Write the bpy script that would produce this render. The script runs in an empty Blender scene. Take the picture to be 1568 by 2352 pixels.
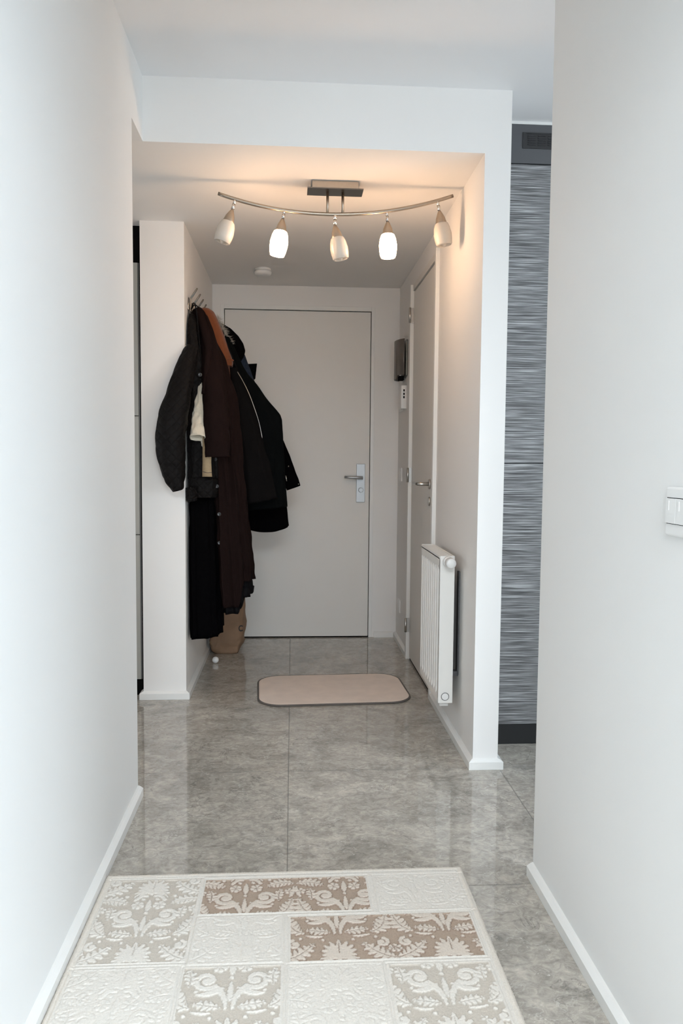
import bpy, bmesh, math, random
import numpy as np
from mathutils import Vector, Matrix, noise
random.seed(7); np.random.seed(7)
S = bpy.context.scene
COL = S.collection
PI = math.pi

# ------------------------------------------------------------------ camera
F_PX, YAW, PITCH, ROLL, CAM_H = 1750.93, .0647, -.0669, .0084, 1.1646
IW, IH = 1568, 2352
_r = Vector((math.cos(YAW), -math.sin(YAW), 0)); _f = Vector((math.sin(YAW), math.cos(YAW), 0)); _u = Vector((0, 0, 1))
FWD = _f*math.cos(PITCH) + _u*math.sin(PITCH)
UP0 = -_f*math.sin(PITCH) + _u*math.cos(PITCH)
RGT = _r*math.cos(ROLL) + UP0*math.sin(ROLL)
UPV = UP0*math.cos(ROLL) - _r*math.sin(ROLL)
CAMP = Vector((0, 0, CAM_H))
cam = bpy.data.cameras.new('camera'); co = bpy.data.objects.new('camera', cam); COL.objects.link(co)
co.matrix_world = Matrix(((RGT.x, UPV.x, -FWD.x, 0), (RGT.y, UPV.y, -FWD.y, 0), (RGT.z, UPV.z, -FWD.z, CAM_H), (0, 0, 0, 1)))
cam.sensor_fit = 'VERTICAL'; cam.sensor_height = 24; cam.lens = F_PX/IH*24; cam.clip_start = .02
S.camera = co

def P(x, y, Y):                       # measured point of the photo -> real position at depth Y
    d = FWD + RGT*((x-IW/2)/F_PX) - UPV*((y-IH/2)/F_PX)
    return CAMP + d*(Y/d.y)

# ------------------------------------------------------------------ materials
def srgb(r, g, b):
    f = lambda c: ((c/255+.055)/1.055)**2.4 if c > 10 else c/255/12.92
    return (f(r), f(g), f(b), 1)

def N(nt, t, loc=None, **kw):
    n = nt.nodes.new(t)
    for k, v in kw.items(): setattr(n, k, v)
    return n

def mat(name, col, rough=.6, metal=0, var=.06, nscale=30, bump=0., bscale=200, spec=.5, coat=0, sheen=0):
    m = bpy.data.materials.new(name); m.use_nodes = True
    nt = m.node_tree; b = nt.nodes['Principled BSDF']; L = nt.links.new
    tc = N(nt, 'ShaderNodeTexCoord')
    nz = N(nt, 'ShaderNodeTexNoise'); nz.inputs['Scale'].default_value = nscale; nz.inputs['Detail'].default_value = 4
    L(tc.outputs['Object'], nz.inputs['Vector'])
    mx = N(nt, 'ShaderNodeMix', data_type='RGBA')
    c = Vector(col[:3])
    mx.inputs['A'].default_value = (*(c*(1-var)), 1); mx.inputs['B'].default_value = (*(c*(1+var)), 1)
    L(nz.outputs['Fac'], mx.inputs['Factor']); L(mx.outputs['Result'], b.inputs['Base Color'])
    b.inputs['Roughness'].default_value = rough; b.inputs['Metallic'].default_value = metal
    b.inputs['Specular IOR Level'].default_value = spec
    b.inputs['Coat Weight'].default_value = coat
    b.inputs['Sheen Weight'].default_value = sheen
    if bump:
        n2 = N(nt, 'ShaderNodeTexNoise'); n2.inputs['Scale'].default_value = bscale; n2.inputs['Detail'].default_value = 3
        L(tc.outputs['Object'], n2.inputs['Vector'])
        bp = N(nt, 'ShaderNodeBump'); bp.inputs['Strength'].default_value = bump; bp.inputs['Distance'].default_value = .002
        L(n2.outputs['Fac'], bp.inputs['Height']); L(bp.outputs['Normal'], b.inputs['Normal'])
    return m

M = {}
M['wall'] = mat('wall_paint', (.80, .80, .79, 1), .75, var=.008, nscale=3, bump=.05, bscale=350, spec=.25)
M['wall_hall'] = mat('hall_paint', (.82, .81, .795, 1), .75, var=.008, nscale=3, bump=.05, bscale=350, spec=.25)
M['stub'] = mat('hall_paint_lightened', (.84, .825, .805, 1), .75, var=.008, nscale=3, bump=.05, bscale=350, spec=.25)  # hall paint lightened in colour to lift the dim stub
M['ceil'] = mat('ceiling_paint', (.84, .845, .855, 1), .8, var=.008, nscale=3, spec=.2)
M['trim'] = mat('white_lacquer', (.80, .80, .78, 1), .35, var=.01)
M['door'] = mat('door_paint', (.75, .73, .695, 1), .45, var=.015, nscale=8, bump=.03, bscale=600)
M['rad'] = mat('radiator_enamel', (.84, .83, .80, 1), .3, var=.01)
M['plastic'] = mat('white_plastic', (.82, .82, .81, 1), .35, var=.01)
M['steel'] = mat('brushed_steel', (.55, .53, .50, 1), .32, 1, var=.08, nscale=120)
M['hook'] = mat('dark_polished_wire', (.20, .19, .18, 1), .28, 1, var=.1)
M['plate'] = mat('nickel_dark_reflection', (.16, .145, .13, 1), .3, 1, var=.1)  # metal darkened to stand in for dark reflections on the underside
M['nickel'] = mat('satin_nickel', (.42, .37, .31, 1), .34, 1, var=.08, nscale=80)
M['chrome'] = mat('chrome', (.72, .71, .70, 1), .15, 1, var=.03)
M['alu'] = mat('pale_aluminium', (.42, .43, .44, 1), .42, .6, var=.03)
M['darkmetal'] = mat('dark_metal', (.06, .06, .065, 1), .35, .8, var=.1)
M['galv'] = mat('galvanised_bracket', (.11, .11, .115, 1), .45, .7, var=.3, nscale=60)
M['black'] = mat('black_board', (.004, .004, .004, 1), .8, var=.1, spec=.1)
M['gap'] = mat('shadow_gap_black', (.01, .01, .01, 1), .9, var=.1, spec=.05)
M['ward'] = mat('pale_grey_melamine', (.44, .435, .40, 1), .4, var=.02)
M['wardside'] = mat('grey_carcass', (.15, .15, .15, 1), .5, var=.05)
M['kick'] = mat('black_plinth', (.012, .013, .014, 1), .5, var=.1)
M['panelgrey'] = mat('anthracite_panel', (.095, .098, .105, 1), .5, var=.04)
M['vent'] = mat('vent_black', (.03, .03, .032, 1), .5, var=.1)
M['glassoff'] = mat('opal_glass', (.60, .56, .50, 1), .25, var=.01)
M['smoke'] = mat('smoked_shade', (.17, .15, .135, 1), .35, .3, var=.25, nscale=14)
M['smokeback'] = mat('sconce_back_plate', (.20, .21, .195, 1), .4, .5, var=.15)
M['ball'] = mat('celluloid', (.85, .85, .84, 1), .3, var=.01)
M['kraft'] = mat('kraft_paper', (.25, .155, .095, 1), .75, var=.14, nscale=18, bump=.3, bscale=60)
M['ink'] = mat('black_ink', (.012, .010, .010, 1), .6, var=.05)
M['quilt'] = None
M['brownwool'] = mat('dark_brown_wool', (.0125, .0068, .0062, 1), .95, var=.4, nscale=260, bump=.5, bscale=500, spec=.06)
M['blackwool'] = mat('black_wool', (.0024, .0022, .0026, 1), .95, var=.3, nscale=200, bump=.4, bscale=400, spec=.02)
M['navy'] = mat('blue_black_cotton', (.0034, .0042, .0046, 1), .9, var=.3, nscale=120, bump=.3, bscale=300, spec=.04)
M['charcoal'] = mat('charcoal_wool', (.0072, .0066, .0068, 1), .95, var=.4, nscale=300, bump=.5, bscale=500, spec=.03)
M['lining'] = mat('black_satin', (.0035, .0033, .0042, 1), .7, var=.2, spec=.12)
M['rust'] = mat('rust_suede', (.21, .068, .028, 1), .9, var=.12, nscale=60, bump=.3, bscale=400, spec=.15, sheen=.2)
M['denim'] = mat('dark_denim', (.018, .026, .042, 1), .85, var=.6, nscale=80, bump=.3, bscale=500, spec=.15)
M['fleece'] = mat('cream_fleece', (.70, .64, .52, 1), .95, var=.1, nscale=160, bump=.8, bscale=260, spec=.1, sheen=.3)
M['canvas'] = mat('beige_canvas', (.42, .31, .19, 1), .9, var=.15, nscale=140, bump=.4, bscale=500, spec=.1)
M['fur'] = mat('grey_fur', (.42, .39, .34, 1), .8, var=.4, nscale=90)
M['button'] = mat('black_button', (.010, .009, .009, 1), .3, var=.1)
M['mat'] = mat('taupe_microfibre', (.79, .665, .575, 1), .95, var=.13, nscale=14, bump=.5, bscale=420, spec=.1, sheen=.15)
M['matedge'] = mat('mat_binding', (.12, .105, .095, 1), .9, var=.1, bump=.4, bscale=300)
M['letter'] = M['ink']

def emit_mat(name, col, st):
    m = bpy.data.materials.new(name); m.use_nodes = True
    nt = m.node_tree; nt.nodes.remove(nt.nodes['Principled BSDF'])
    e = N(nt, 'ShaderNodeEmission'); e.inputs['Strength'].default_value = st
    lw = N(nt, 'ShaderNodeLayerWeight'); lw.inputs['Blend'].default_value = .35
    rp = N(nt, 'ShaderNodeValToRGB')
    rp.color_ramp.elements[0].color = (*col, 1); rp.color_ramp.elements[1].color = (col[0], col[1]*.78, col[2]*.6, 1)
    nt.links.new(lw.outputs['Facing'], rp.inputs['Fac']); nt.links.new(rp.outputs['Color'], e.inputs['Color'])
    nt.links.new(e.outputs[0], nt.nodes['Material Output'].inputs['Surface'])
    return m
def opal(name, col):
    m = bpy.data.materials.new(name); m.use_nodes = True
    nt = m.node_tree; L = nt.links.new; b = nt.nodes['Principled BSDF']
    tc = N(nt, 'ShaderNodeTexCoord'); nz = N(nt, 'ShaderNodeTexNoise'); nz.inputs['Scale'].default_value = 20; L(tc.outputs['Object'], nz.inputs['Vector'])
    rp = N(nt, 'ShaderNodeValToRGB'); rp.color_ramp.elements[0].color = (*[c*.97 for c in col], 1); rp.color_ramp.elements[1].color = (*col, 1)
    L(nz.outputs['Fac'], rp.inputs['Fac']); L(rp.outputs['Color'], b.inputs['Base Color']); b.inputs['Roughness'].default_value = .2
    tr = N(nt, 'ShaderNodeBsdfTranslucent'); L(rp.outputs['Color'], tr.inputs['Color'])
    mx = N(nt, 'ShaderNodeMixShader'); mx.inputs[0].default_value = .45
    L(b.outputs[0], mx.inputs[1]); L(tr.outputs[0], mx.inputs[2]); L(mx.outputs[0], nt.nodes['Material Output'].inputs['Surface'])
    return m
M['glassoff'] = opal('opal_glass', (.88, .84, .78))
M['glasslit'] = emit_mat('lit_opal_glass', (1, .66, .40), 44)

def quilt_mat():
    m = mat('quilted_nylon', (.0060, .0050, .0048, 1), .6, var=.2, nscale=60, spec=.10)
    nt = m.node_tree; b = nt.nodes['Principled BSDF']; L = nt.links.new
    tc = N(nt, 'ShaderNodeTexCoord'); sep = N(nt, 'ShaderNodeSeparateXYZ'); L(tc.outputs['Object'], sep.inputs[0])
    def ma(op, a, c=None):
        n = N(nt, 'ShaderNodeMath', operation=op)
        for i, v in enumerate((a, c)):
            if v is None: continue
            if isinstance(v, (int, float)): n.inputs[i].default_value = v
            else: L(v, n.inputs[i])
        return n.outputs[0]
    k = 2*PI/.085
    s1 = ma('ABSOLUTE', ma('SINE', ma('MULTIPLY', ma('ADD', sep.outputs['X'], sep.outputs['Z']), k)))
    s2 = ma('ABSOLUTE', ma('SINE', ma('MULTIPLY', ma('SUBTRACT', sep.outputs['X'], sep.outputs['Z']), k)))
    h = ma('POWER', ma('MINIMUM', s1, s2), .5)
    nz = N(nt, 'ShaderNodeTexNoise'); nz.inputs['Scale'].default_value = 45; L(tc.outputs['Object'], nz.inputs['Vector'])
    h = ma('ADD', h, ma('MULTIPLY', nz.outputs['Fac'], .8))
    bp = N(nt, 'ShaderNodeBump'); bp.inputs['Strength'].default_value = .5; bp.inputs['Distance'].default_value = .005
    L(h, bp.inputs['Height']); L(bp.outputs['Normal'], b.inputs['Normal'])
    return m
M['quilt'] = quilt_mat()

def floor_mat():
    m = bpy.data.materials.new('polished_grey_marble_tile'); m.use_nodes = True
    nt = m.node_tree; b = nt.nodes['Principled BSDF']; L = nt.links.new
    tc = N(nt, 'ShaderNodeTexCoord'); sep = N(nt, 'ShaderNodeSeparateXYZ'); L(tc.outputs['Object'], sep.inputs[0])
    def ma(op, a, c=None, d=None):
        n = N(nt, 'ShaderNodeMath', operation=op)
        for i, v in enumerate((a, c, d)):
            if v is None: continue
            if isinstance(v, (int, float)): n.inputs[i].default_value = v
            else: L(v, n.inputs[i])
        return n.outputs[0]
    def nz(scale, det, dist=0, rough=.5, stretch=None):
        n = N(nt, 'ShaderNodeTexNoise'); n.inputs['Scale'].default_value = scale; n.inputs['Detail'].default_value = det
        n.inputs['Distortion'].default_value = dist; n.inputs['Roughness'].default_value = rough
        if stretch:
            mp = N(nt, 'ShaderNodeMapping'); mp.inputs['Scale'].default_value = stretch[0]; mp.inputs['Rotation'].default_value = (0, 0, stretch[1])
            L(tc.outputs['Object'], mp.inputs[0]); L(mp.outputs[0], n.inputs['Vector'])
        else: L(tc.outputs['Object'], n.inputs['Vector'])
        return n.outputs['Fac']
    def ramp(fac, els):
        r = N(nt, 'ShaderNodeValToRGB'); cr = r.color_ramp
        cr.elements[0].position, cr.elements[0].color = els[0][0], els[0][1]
        cr.elements[1].position, cr.elements[1].color = els[1][0], els[1][1]
        for p, c in els[2:]:
            e = cr.elements.new(p); e.color = c
        L(fac, r.inputs[0]); return r.outputs['Color']
    def mix(fac, a, c, bt='MIX'):
        n = N(nt, 'ShaderNodeMix', data_type='RGBA', blend_type=bt)
        for key, v in (('Factor', fac), ('A', a), ('B', c)):
            if isinstance(v, (int, float)): n.inputs[key].default_value = v
            elif isinstance(v, tuple): n.inputs[key].default_value = v
            else: L(v, n.inputs[key])
        return n.outputs['Result']
    g = lambda v, w=1.0: (v*1.045*w, v, v*.93, 1)
    base = ramp(nz(4.5, 12, 1.2, .68, ((1, 1.2, 1), .5)), [(.30, g(.275)), (.72, g(.54)), (.5, g(.41))])
    fine = ramp(nz(30, 9, 1.2, .72, ((1, 1.25, 1), -.3)), [(.34, g(.55)), (.68, g(1.32))])
    c = mix(.75, base, fine, 'MULTIPLY')
    # pale flecks
    fl = ramp(nz(36, 7, 2.4, .62, ((1, 1.5, 1), .4)), [(.625, (0, 0, 0, 1)), (.70, (1, 1, 1, 1))])
    c = mix(ma('MULTIPLY', fl, .75), c, g(.74))
    # thin pale veins and dark cracks
    v1 = ma('ABSOLUTE', ma('SUBTRACT', nz(5.5, 7, .9, .6, ((1, 1.7, 1), .9)), .5))
    vein = ramp(v1, [(0.0, (1, 1, 1, 1)), (.014, (0, 0, 0, 1))])
    brk = ramp(nz(7, 3), [(.48, (0, 0, 0, 1)), (.62, (1, 1, 1, 1))])
    c = mix(ma('MULTIPLY', ma('MULTIPLY', vein, brk), .5), c, g(.66))
    v2 = ma('ABSOLUTE', ma('SUBTRACT', nz(3.6, 9, 1.2, .62, ((1.3, 1, 1), -.4)), .52))
    crack = ramp(v2, [(0.0, (1, 1, 1, 1)), (.009, (0, 0, 0, 1))])
    brk2 = ramp(nz(5, 3, .5), [(.50, (0, 0, 0, 1)), (.60, (1, 1, 1, 1))])
    c = mix(ma('MULTIPLY', ma('MULTIPLY', crack, brk2), .6), c, g(.12))
    # joints: 80 cm tiles
    def joint(o, off):
        t = ma('MODULO', ma('ADD', o, 40-off+.4), .8)
        return ma('LESS_THAN', ma('ABSOLUTE', ma('SUBTRACT', t, .4)), .0017)
    jx = joint(sep.outputs['X'], -.01); jy = joint(sep.outputs['Y'], 2.80)
    j = ma('MAXIMUM', jx, jy)
    c = mix(ma('MULTIPLY', j, .6), c, g(.11))
    L(c, b.inputs['Base Color'])
    b.inputs['IOR'].default_value = 1.65
    L(ma('ADD', ma('MULTIPLY', j, .4), .035), b.inputs['Roughness'])
    bp = N(nt, 'ShaderNodeBump'); bp.inputs['Strength'].default_value = .012; bp.inputs['Distance'].default_value = .01
    L(nz(9, 2), bp.inputs['Height']); L(bp.outputs['Normal'], b.inputs['Normal'])
    return m
M['floor'] = floor_mat()

def streak_mat():
    m = bpy.data.materials.new('streaked_grey_laminate'); m.use_nodes = True
    nt = m.node_tree; b = nt.nodes['Principled BSDF']; L = nt.links.new
    tc = N(nt, 'ShaderNodeTexCoord')
    def nz(sx, sz, det, dist):
        mp = N(nt, 'ShaderNodeMapping'); mp.inputs['Scale'].default_value = (sx, 1, sz); L(tc.outputs['Object'], mp.inputs[0])
        n = N(nt, 'ShaderNodeTexNoise'); n.inputs['Scale'].default_value = 1; n.inputs['Detail'].default_value = det; n.inputs['Distortion'].default_value = dist
        L(mp.outputs[0], n.inputs['Vector']); return n.outputs['Fac']
    a = N(nt, 'ShaderNodeMath', operation='ADD'); L(nz(5, 290, 4, .1), a.inputs[0])
    ml = N(nt, 'ShaderNodeMath', operation='MULTIPLY'); L(nz(8, 760, 3, .05), ml.inputs[0]); ml.inputs[1].default_value = .7
    L(ml.outputs[0], a.inputs[1])
    r = N(nt, 'ShaderNodeValToRGB'); cr = r.color_ramp
    cr.elements[0].position = .60; cr.elements[0].color = (.030, .031, .034, 1)
    cr.elements[1].position = 1.12; cr.elements[1].color = (.48, .49, .50, 1)
    e = cr.elements.new(.78); e.color = (.11, .112, .115, 1)
    e = cr.elements.new(.91); e.color = (.26, .263, .268, 1)
    cr.elements[-1].position = 1.0
    L(a.outputs[0], r.inputs[0]); L(r.outputs[0], b.inputs['Base Color'])
    b.inputs['Roughness'].default_value = .38
    return m
M['streak'] = streak_mat()

def attr_mat():
    m = bpy.data.materials.new('carved_rug_pile'); m.use_nodes = True
    nt = m.node_tree; b = nt.nodes['Principled BSDF']; L = nt.links.new
    at = N(nt, 'ShaderNodeAttribute'); at.attribute_name = 'pile'
    tc = N(nt, 'ShaderNodeTexCoord'); nz = N(nt, 'ShaderNodeTexNoise'); nz.inputs['Scale'].default_value = 320; nz.inputs['Detail'].default_value = 3
    L(tc.outputs['Object'], nz.inputs['Vector'])
    mr = N(nt, 'ShaderNodeMapRange'); mr.inputs['From Min'].default_value = .3; mr.inputs['From Max'].default_value = .7
    mr.inputs['To Min'].default_value = .93; mr.inputs['To Max'].default_value = 1.06; L(nz.outputs['Fac'], mr.inputs[0])
    mx = N(nt, 'ShaderNodeVectorMath', operation='SCALE'); L(at.outputs['Color'], mx.inputs[0]); L(mr.outputs[0], mx.inputs['Scale'])
    L(mx.outputs[0], b.inputs['Base Color'])
    b.inputs['Roughness'].default_value = .95; b.inputs['Specular IOR Level'].default_value = .1; b.inputs['Sheen Weight'].default_value = .1
    bp = N(nt, 'ShaderNodeBump'); bp.inputs['Strength'].default_value = .35; bp.inputs['Distance'].default_value = .001
    L(nz.outputs['Fac'], bp.inputs['Height']); L(bp.outputs['Normal'], b.inputs['Normal'])
    return m
M['rug'] = attr_mat()

# ------------------------------------------------------------------ mesh helpers
class MB:
    def __init__(s): s.v = []; s.f = []; s.sm = []
    def add(s, vs, fs, smooth=False):
        o = len(s.v); s.v += [tuple(v) for v in vs]
        s.f += [tuple(i+o for i in f) for f in fs]; s.sm += [smooth]*len(fs); return s
    def box(s, x0, x1, y0, y1, z0, z1):
        v = [(x0,y0,z0),(x1,y0,z0),(x1,y1,z0),(x0,y1,z0),(x0,y0,z1),(x1,y0,z1),(x1,y1,z1),(x0,y1,z1)]
        return s.add(v, [(0,3,2,1),(4,5,6,7),(0,1,5,4),(1,2,6,5),(2,3,7,6),(3,0,4,7)])
    def tube(s, pts, r, n=12, cap=True, r2=None, smooth=True, closed=False):
        pts = [Vector(p) for p in pts]; m = len(pts)
        rs = r if isinstance(r, (list, tuple)) else [r]*m
        T0 = (pts[1]-pts[0]).normalized()
        ref = Vector((0, 0, 1)) if abs(T0.z) < .9 else Vector((1, 0, 0))
        Nn = (ref - T0*ref.dot(T0)).normalized(); vs = []
        for i, p in enumerate(pts):
            if closed: T = (pts[(i+1) % m]-pts[i-1]).normalized()
            else: T = (pts[min(i+1, m-1)]-pts[max(i-1, 0)]).normalized()
            Nn = (Nn - T*Nn.dot(T)).normalized(); B = T.cross(Nn)
            for k in range(n):
                a = 2*PI*k/n; vs.append(p + (Nn*math.cos(a) + B*math.sin(a))*rs[i])
        fs = []
        for i in range(m if closed else m-1):
            j = (i+1) % m
            for k in range(n): fs.append((i*n+k, i*n+(k+1) % n, j*n+(k+1) % n, j*n+k))
        s.add(vs, fs, smooth)
        if cap and not closed:
            o = len(s.v)-len(vs)
            s.f.append(tuple(o+k for k in reversed(range(n)))); s.sm.append(False)
            s.f.append(tuple(o+(m-1)*n+k for k in range(n))); s.sm.append(False)
        return s
    def lathe(s, base, axis, prof, n=28, cap=(True, True)):   # prof: (distance along axis, radius)
        A = Vector(axis).normalized(); ref = Vector((0, 1, 0)) if abs(A.y) < .9 else Vector((1, 0, 0))
        X = (ref - A*ref.dot(A)).normalized(); Y = A.cross(X); b = Vector(base); vs = []
        for d, r in prof:
            for k in range(n):
                a = 2*PI*k/n; vs.append(b + A*d + (X*math.cos(a)+Y*math.sin(a))*r)
        fs = [(i*n+k, i*n+(k+1) % n, (i+1)*n+(k+1) % n, (i+1)*n+k) for i in range(len(prof)-1) for k in range(n)]
        o = len(s.v); s.add(vs, fs, True)
        if cap[0]: s.f.append(tuple(o+k for k in reversed(range(n)))); s.sm.append(False)
        if cap[1]: s.f.append(tuple(o+(len(prof)-1)*n+k for k in range(n))); s.sm.append(False)
        return s
    def build(s, name, m, parent=None, bevel=0, seg=2, sub=0):
        me = bpy.data.meshes.new(name); me.from_pydata(s.v, [], s.f)
        me.polygons.foreach_set('use_smooth', s.sm); me.update()
        bm = bmesh.new(); bm.from_mesh(me); bmesh.ops.recalc_face_normals(bm, faces=bm.faces); bm.to_mesh(me); bm.free()
        o = bpy.data.objects.new(name, me); COL.objects.link(o)
        me.materials.append(m)
        if parent:
            o.parent = parent
            par = Vector((0, 0, 0)); q = parent
            while q: par += q.location; q = q.parent
            o.location = -par
        if bevel:
            md = o.modifiers.new('bevel', 'BEVEL'); md.width = bevel; md.segments = seg; md.limit_method = 'ANGLE'; md.angle_limit = math.radians(40)
        if sub:
            md = o.modifiers.new('sub', 'SUBSURF'); md.levels = md.render_levels = sub
        return o

def thing(name, label, cat, loc=(0, 0, 0), group=None):
    o = bpy.data.objects.new(name, None); COL.objects.link(o); o.location = loc
    o['label'] = label; o['category'] = cat; o.empty_display_size = .05
    if group: o['group'] = group
    return o
def tag(o, label, cat, group=None):
    o['label'] = label; o['category'] = cat
    if group: o['group'] = group
    return o
def struct(o, label=None, cat=None):
    o['kind'] = 'structure'
    if label: o['label'] = label
    if cat: o['category'] = cat
    return o

# ------------------------------------------------------------------ the setting
XL, XR, XR2, XC = -.528, .689, .682, .785
YB, YL, YR, YS, YK = 2.794, 2.607, 2.042, 3.696, 4.967
ZC, ZH = 2.5, 2.2773
XS1, XS2 = -.717, -.512

struct(MB().box(-3.2, 3.2, -7.3, YK+.1, -.06, 0).build('floor', M['floor']), 'polished grey marble look floor tiles', 'floor')
struct(MB().box(-3.2, 3.2, -7.3, YL, ZC, ZC+.1).box(XL, 3.2, YL, YB, ZC, ZC+.1).box(XC, 3.2, YB, YK+.1, ZC, ZC+.1).build('ceiling', M['ceil']), 'white ceiling of the near corridor', 'ceiling')
# lowered hall ceiling with its white front face
struct(MB().box(XL, XC, YB, YK+.1, ZH, ZC+.1).box(-1.8, XL-.1, YL+.0005, YK+.1, ZH, ZC+.1).box(XL-.1, XL, YB, YK+.1, ZH, ZC+.1).build('ceiling_hall', M['wall_hall']), 'lowered white ceiling over the entrance hall', 'ceiling')
struct(MB().box(XL-.1, XL, .55, YL, 0, ZC).box(XL-.1, XL, YL, YB, ZH, ZC).build('wall_left', M['wall']), 'bright white wall along the left', 'wall')
struct(MB().box(XR2, XR2+.1, .55, YR, 0, ZC).build('wall_right', M['wall']), 'white wall along the right with a light switch', 'wall')
struct(MB().box(XS1, XS2, YS, YK, 0, ZH).build('wall_stub', M['stub']), 'white wall stub carrying the coat rack', 'wall')
D2a, D2b, D2t = 3.657, 4.40, 2.142
struct(MB().box(XR, XC, YB, D2a-.002, 0, ZH).box(XR, XC, D2b+.002, YK+.1, 0, ZH).box(XR, XC, D2a-.002, D2b+.002, D2t+.002, ZH)
       .box(XR+.05, XC, D2a-.002, D2b+.002, 0, D2t+.002).build('wall_hall_right', M['wall_hall']), 'white hall wall with radiator and side door', 'wall')
FL, FR, FT = -.4605, .5287, 2.154
struct(MB().box(-1.8, FL, YK, YK+.1, 0, ZH).box(FR, XR, YK, YK+.1, 0, ZH).box(FL, FR, YK, YK+.1, FT, ZH).box(FL, FR, YK+.06, YK+.1, 0, FT).build('wall_back', M['wall_hall']), 'white end wall around the front door', 'wall')
# niche to the left of the stub, kitchen and living room shells
struct(MB().box(-1.8, -1.7, 2.5, YK, 0, ZH).box(-1.8, XL-.1, 2.45, YL, 0, ZC).build('wall_niche', M['wall_hall']), 'walls of the side passage on the left', 'wall')
struct(MB().box(XC, 3.2, 3.66, 3.76, 0, ZC).box(3.1, 3.2, .55, 3.66, 0, .9).box(3.1, 3.2, .55, 3.66, 2.3, ZC).box(3.1, 3.2, .55, .65, .9, 2.3).box(3.1, 3.2, 2.2, 3.66, .9, 2.3).build('wall_kitchen', M['wall']), 'kitchen walls beyond the opening on the right', 'wall')
struct(MB().box(-3.2, XL-.1, .45, .55, 0, ZC).box(XR2+.1, 3.2, .45, .55, 0, ZC).box(-3.2, -3.1, -7.2, .45, 0, ZC)
       .box(XL, XR2, .45, .55, 2.14, ZC).box(3.1, 3.2, -7.2, -3.4, 0, ZC).box(3.1, 3.2, -.4, .45, 0, ZC).box(3.1, 3.2, -3.4, -.4, 0, .5).box(3.1, 3.2, -3.4, -.4, 2.35, ZC)  # first box: unseen lintel added to keep window light off the beam
       .box(-3.1, -2.6, -7.2, -7.1, 0, ZC).box(2.6, 3.1, -7.2, -7.1, 0, ZC).box(-2.6, 2.6, -7.2, -7.1, 2.35, ZC).build('wall_living', M['wall']), 'living room walls behind the viewpoint with an added light-blocking lintel', 'wall')

# baseboards: 29 mm face, sloping top, 18 mm deep
BT = .018
SK = {'baseboard_left': 'low white skirting along the left wall', 'baseboard_right': 'low white skirting along the near right wall', 'baseboard_hall_right': 'low white skirting below the radiator and round the wall end',
      'baseboard_hall_far': 'short skirting beyond the side door', 'baseboard_stub': 'low white skirting round the coat rack wall', 'baseboard_back': 'short skirting right of the front door'}
def skirt(name, path, side):
    """path: points along the wall foot; the board is offset to the left (+1) or right (-1) of the travel direction."""
    prof = [(0, .0), (BT, .0), (BT, .029), (BT*.35, .037), (0, .039)]
    pts = [Vector((p[0], p[1])) for p in path]; n = len(pts); vs = []
    for i, p in enumerate(pts):
        ns = []
        if i > 0: d = (p-pts[i-1]).normalized(); ns.append(Vector((-d.y, d.x))*side)
        if i < n-1: d = (pts[i+1]-p).normalized(); ns.append(Vector((-d.y, d.x))*side)
        m = ns[0] if len(ns) == 1 else (ns[0]+ns[1])/(1+ns[0].dot(ns[1]))
        for o, z in prof: vs.append((p.x+m.x*o, p.y+m.y*o, z+.0005))
    k = len(prof); fs = []
    for i in range(n-1):
        for j in range(k): fs.append((i*k+j, i*k+(j+1) % k, (i+1)*k+(j+1) % k, (i+1)*k+j))
    fs += [tuple(range(k)), tuple((n-1)*k+j for j in reversed(range(k)))]
    return struct(MB().add(vs, fs).build(name, M['trim']), SK[name], 'skirting')
skirt('baseboard_left', [(XL, .55), (XL, YL)], -1)
skirt('baseboard_right', [(XR2, YR), (XR2, .55)], -1)
skirt('baseboard_hall_right', [(XR, D2a-.03), (XR, YB), (XC, YB), (XC, 3.0)], -1)
skirt('baseboard_hall_far', [(XR, YK), (XR, D2b+.03)], -1)
skirt('baseboard_stub', [(XS1, YS+.05), (XS1, YS), (XS2, YS), (XS2, YK)], -1)
skirt('baseboard_back', [(FR+.012, YK), (XR-.0185, YK)], -1)

# ------------------------------------------------------------------ front door
d1 = thing('door_1', 'flush off-white front door with lever handle on long plate', 'door', (.034, YK, 0)); d1['kind'] = 'structure'
DL, DR, DT = -.4335, .5016, 2.1216
m = MB(); m.box(FL, DL-.004, YK-.004, YK+.05, 0, FT).box(DR+.004, FR, YK-.004, YK+.05, 0, FT).box(DL-.004, DR+.004, YK-.004, YK+.05, DT+.005, FT)
m.build('frame', M['trim'], d1, bevel=.0015)
MB().box(DL-.004, DR+.004, YK+.03, YK+.05, 0.001, DT+.005).build('gap_shade_back', M['gap'], d1)  # black sheet painting the shade in the gap round the leaf
MB().box(DL, DR, YK+.003, YK+.03, .008, DT).build('leaf', M['door'], d1, bevel=.0015)
MB().box(DL-.004, DR+.004, YK+.006, YK+.03, .0005, .007).build('under_door_shade', M['gap'], d1)  # black strip standing in for shade under the leaf
hp = MB().box(.417, .4735, YK-.004, YK+.003, .896, 1.146).build('handle_plate', M['alu'], d1, bevel=.002)
MB().tube([(.445, YK-.004, 1.056), (.445, YK-.045, 1.056)], .009).build('spindle', M['alu'], hp)
MB().tube([(.455, YK-.045, 1.056), (.42, YK-.048, 1.057), (.37, YK-.048, 1.059), (.336, YK-.044, 1.061)], [.0105, .011, .0095, .008], 14).build('lever', M['alu'], hp)
MB().lathe((.446, YK-.004, .976), (0, -1, 0), [(0, .0155), (.012, .0155), (.016, .013)]).box(.4435, .4485, YK-.022, YK-.018, .950, .975).build('cylinder_lock', M['alu'], hp)

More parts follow.
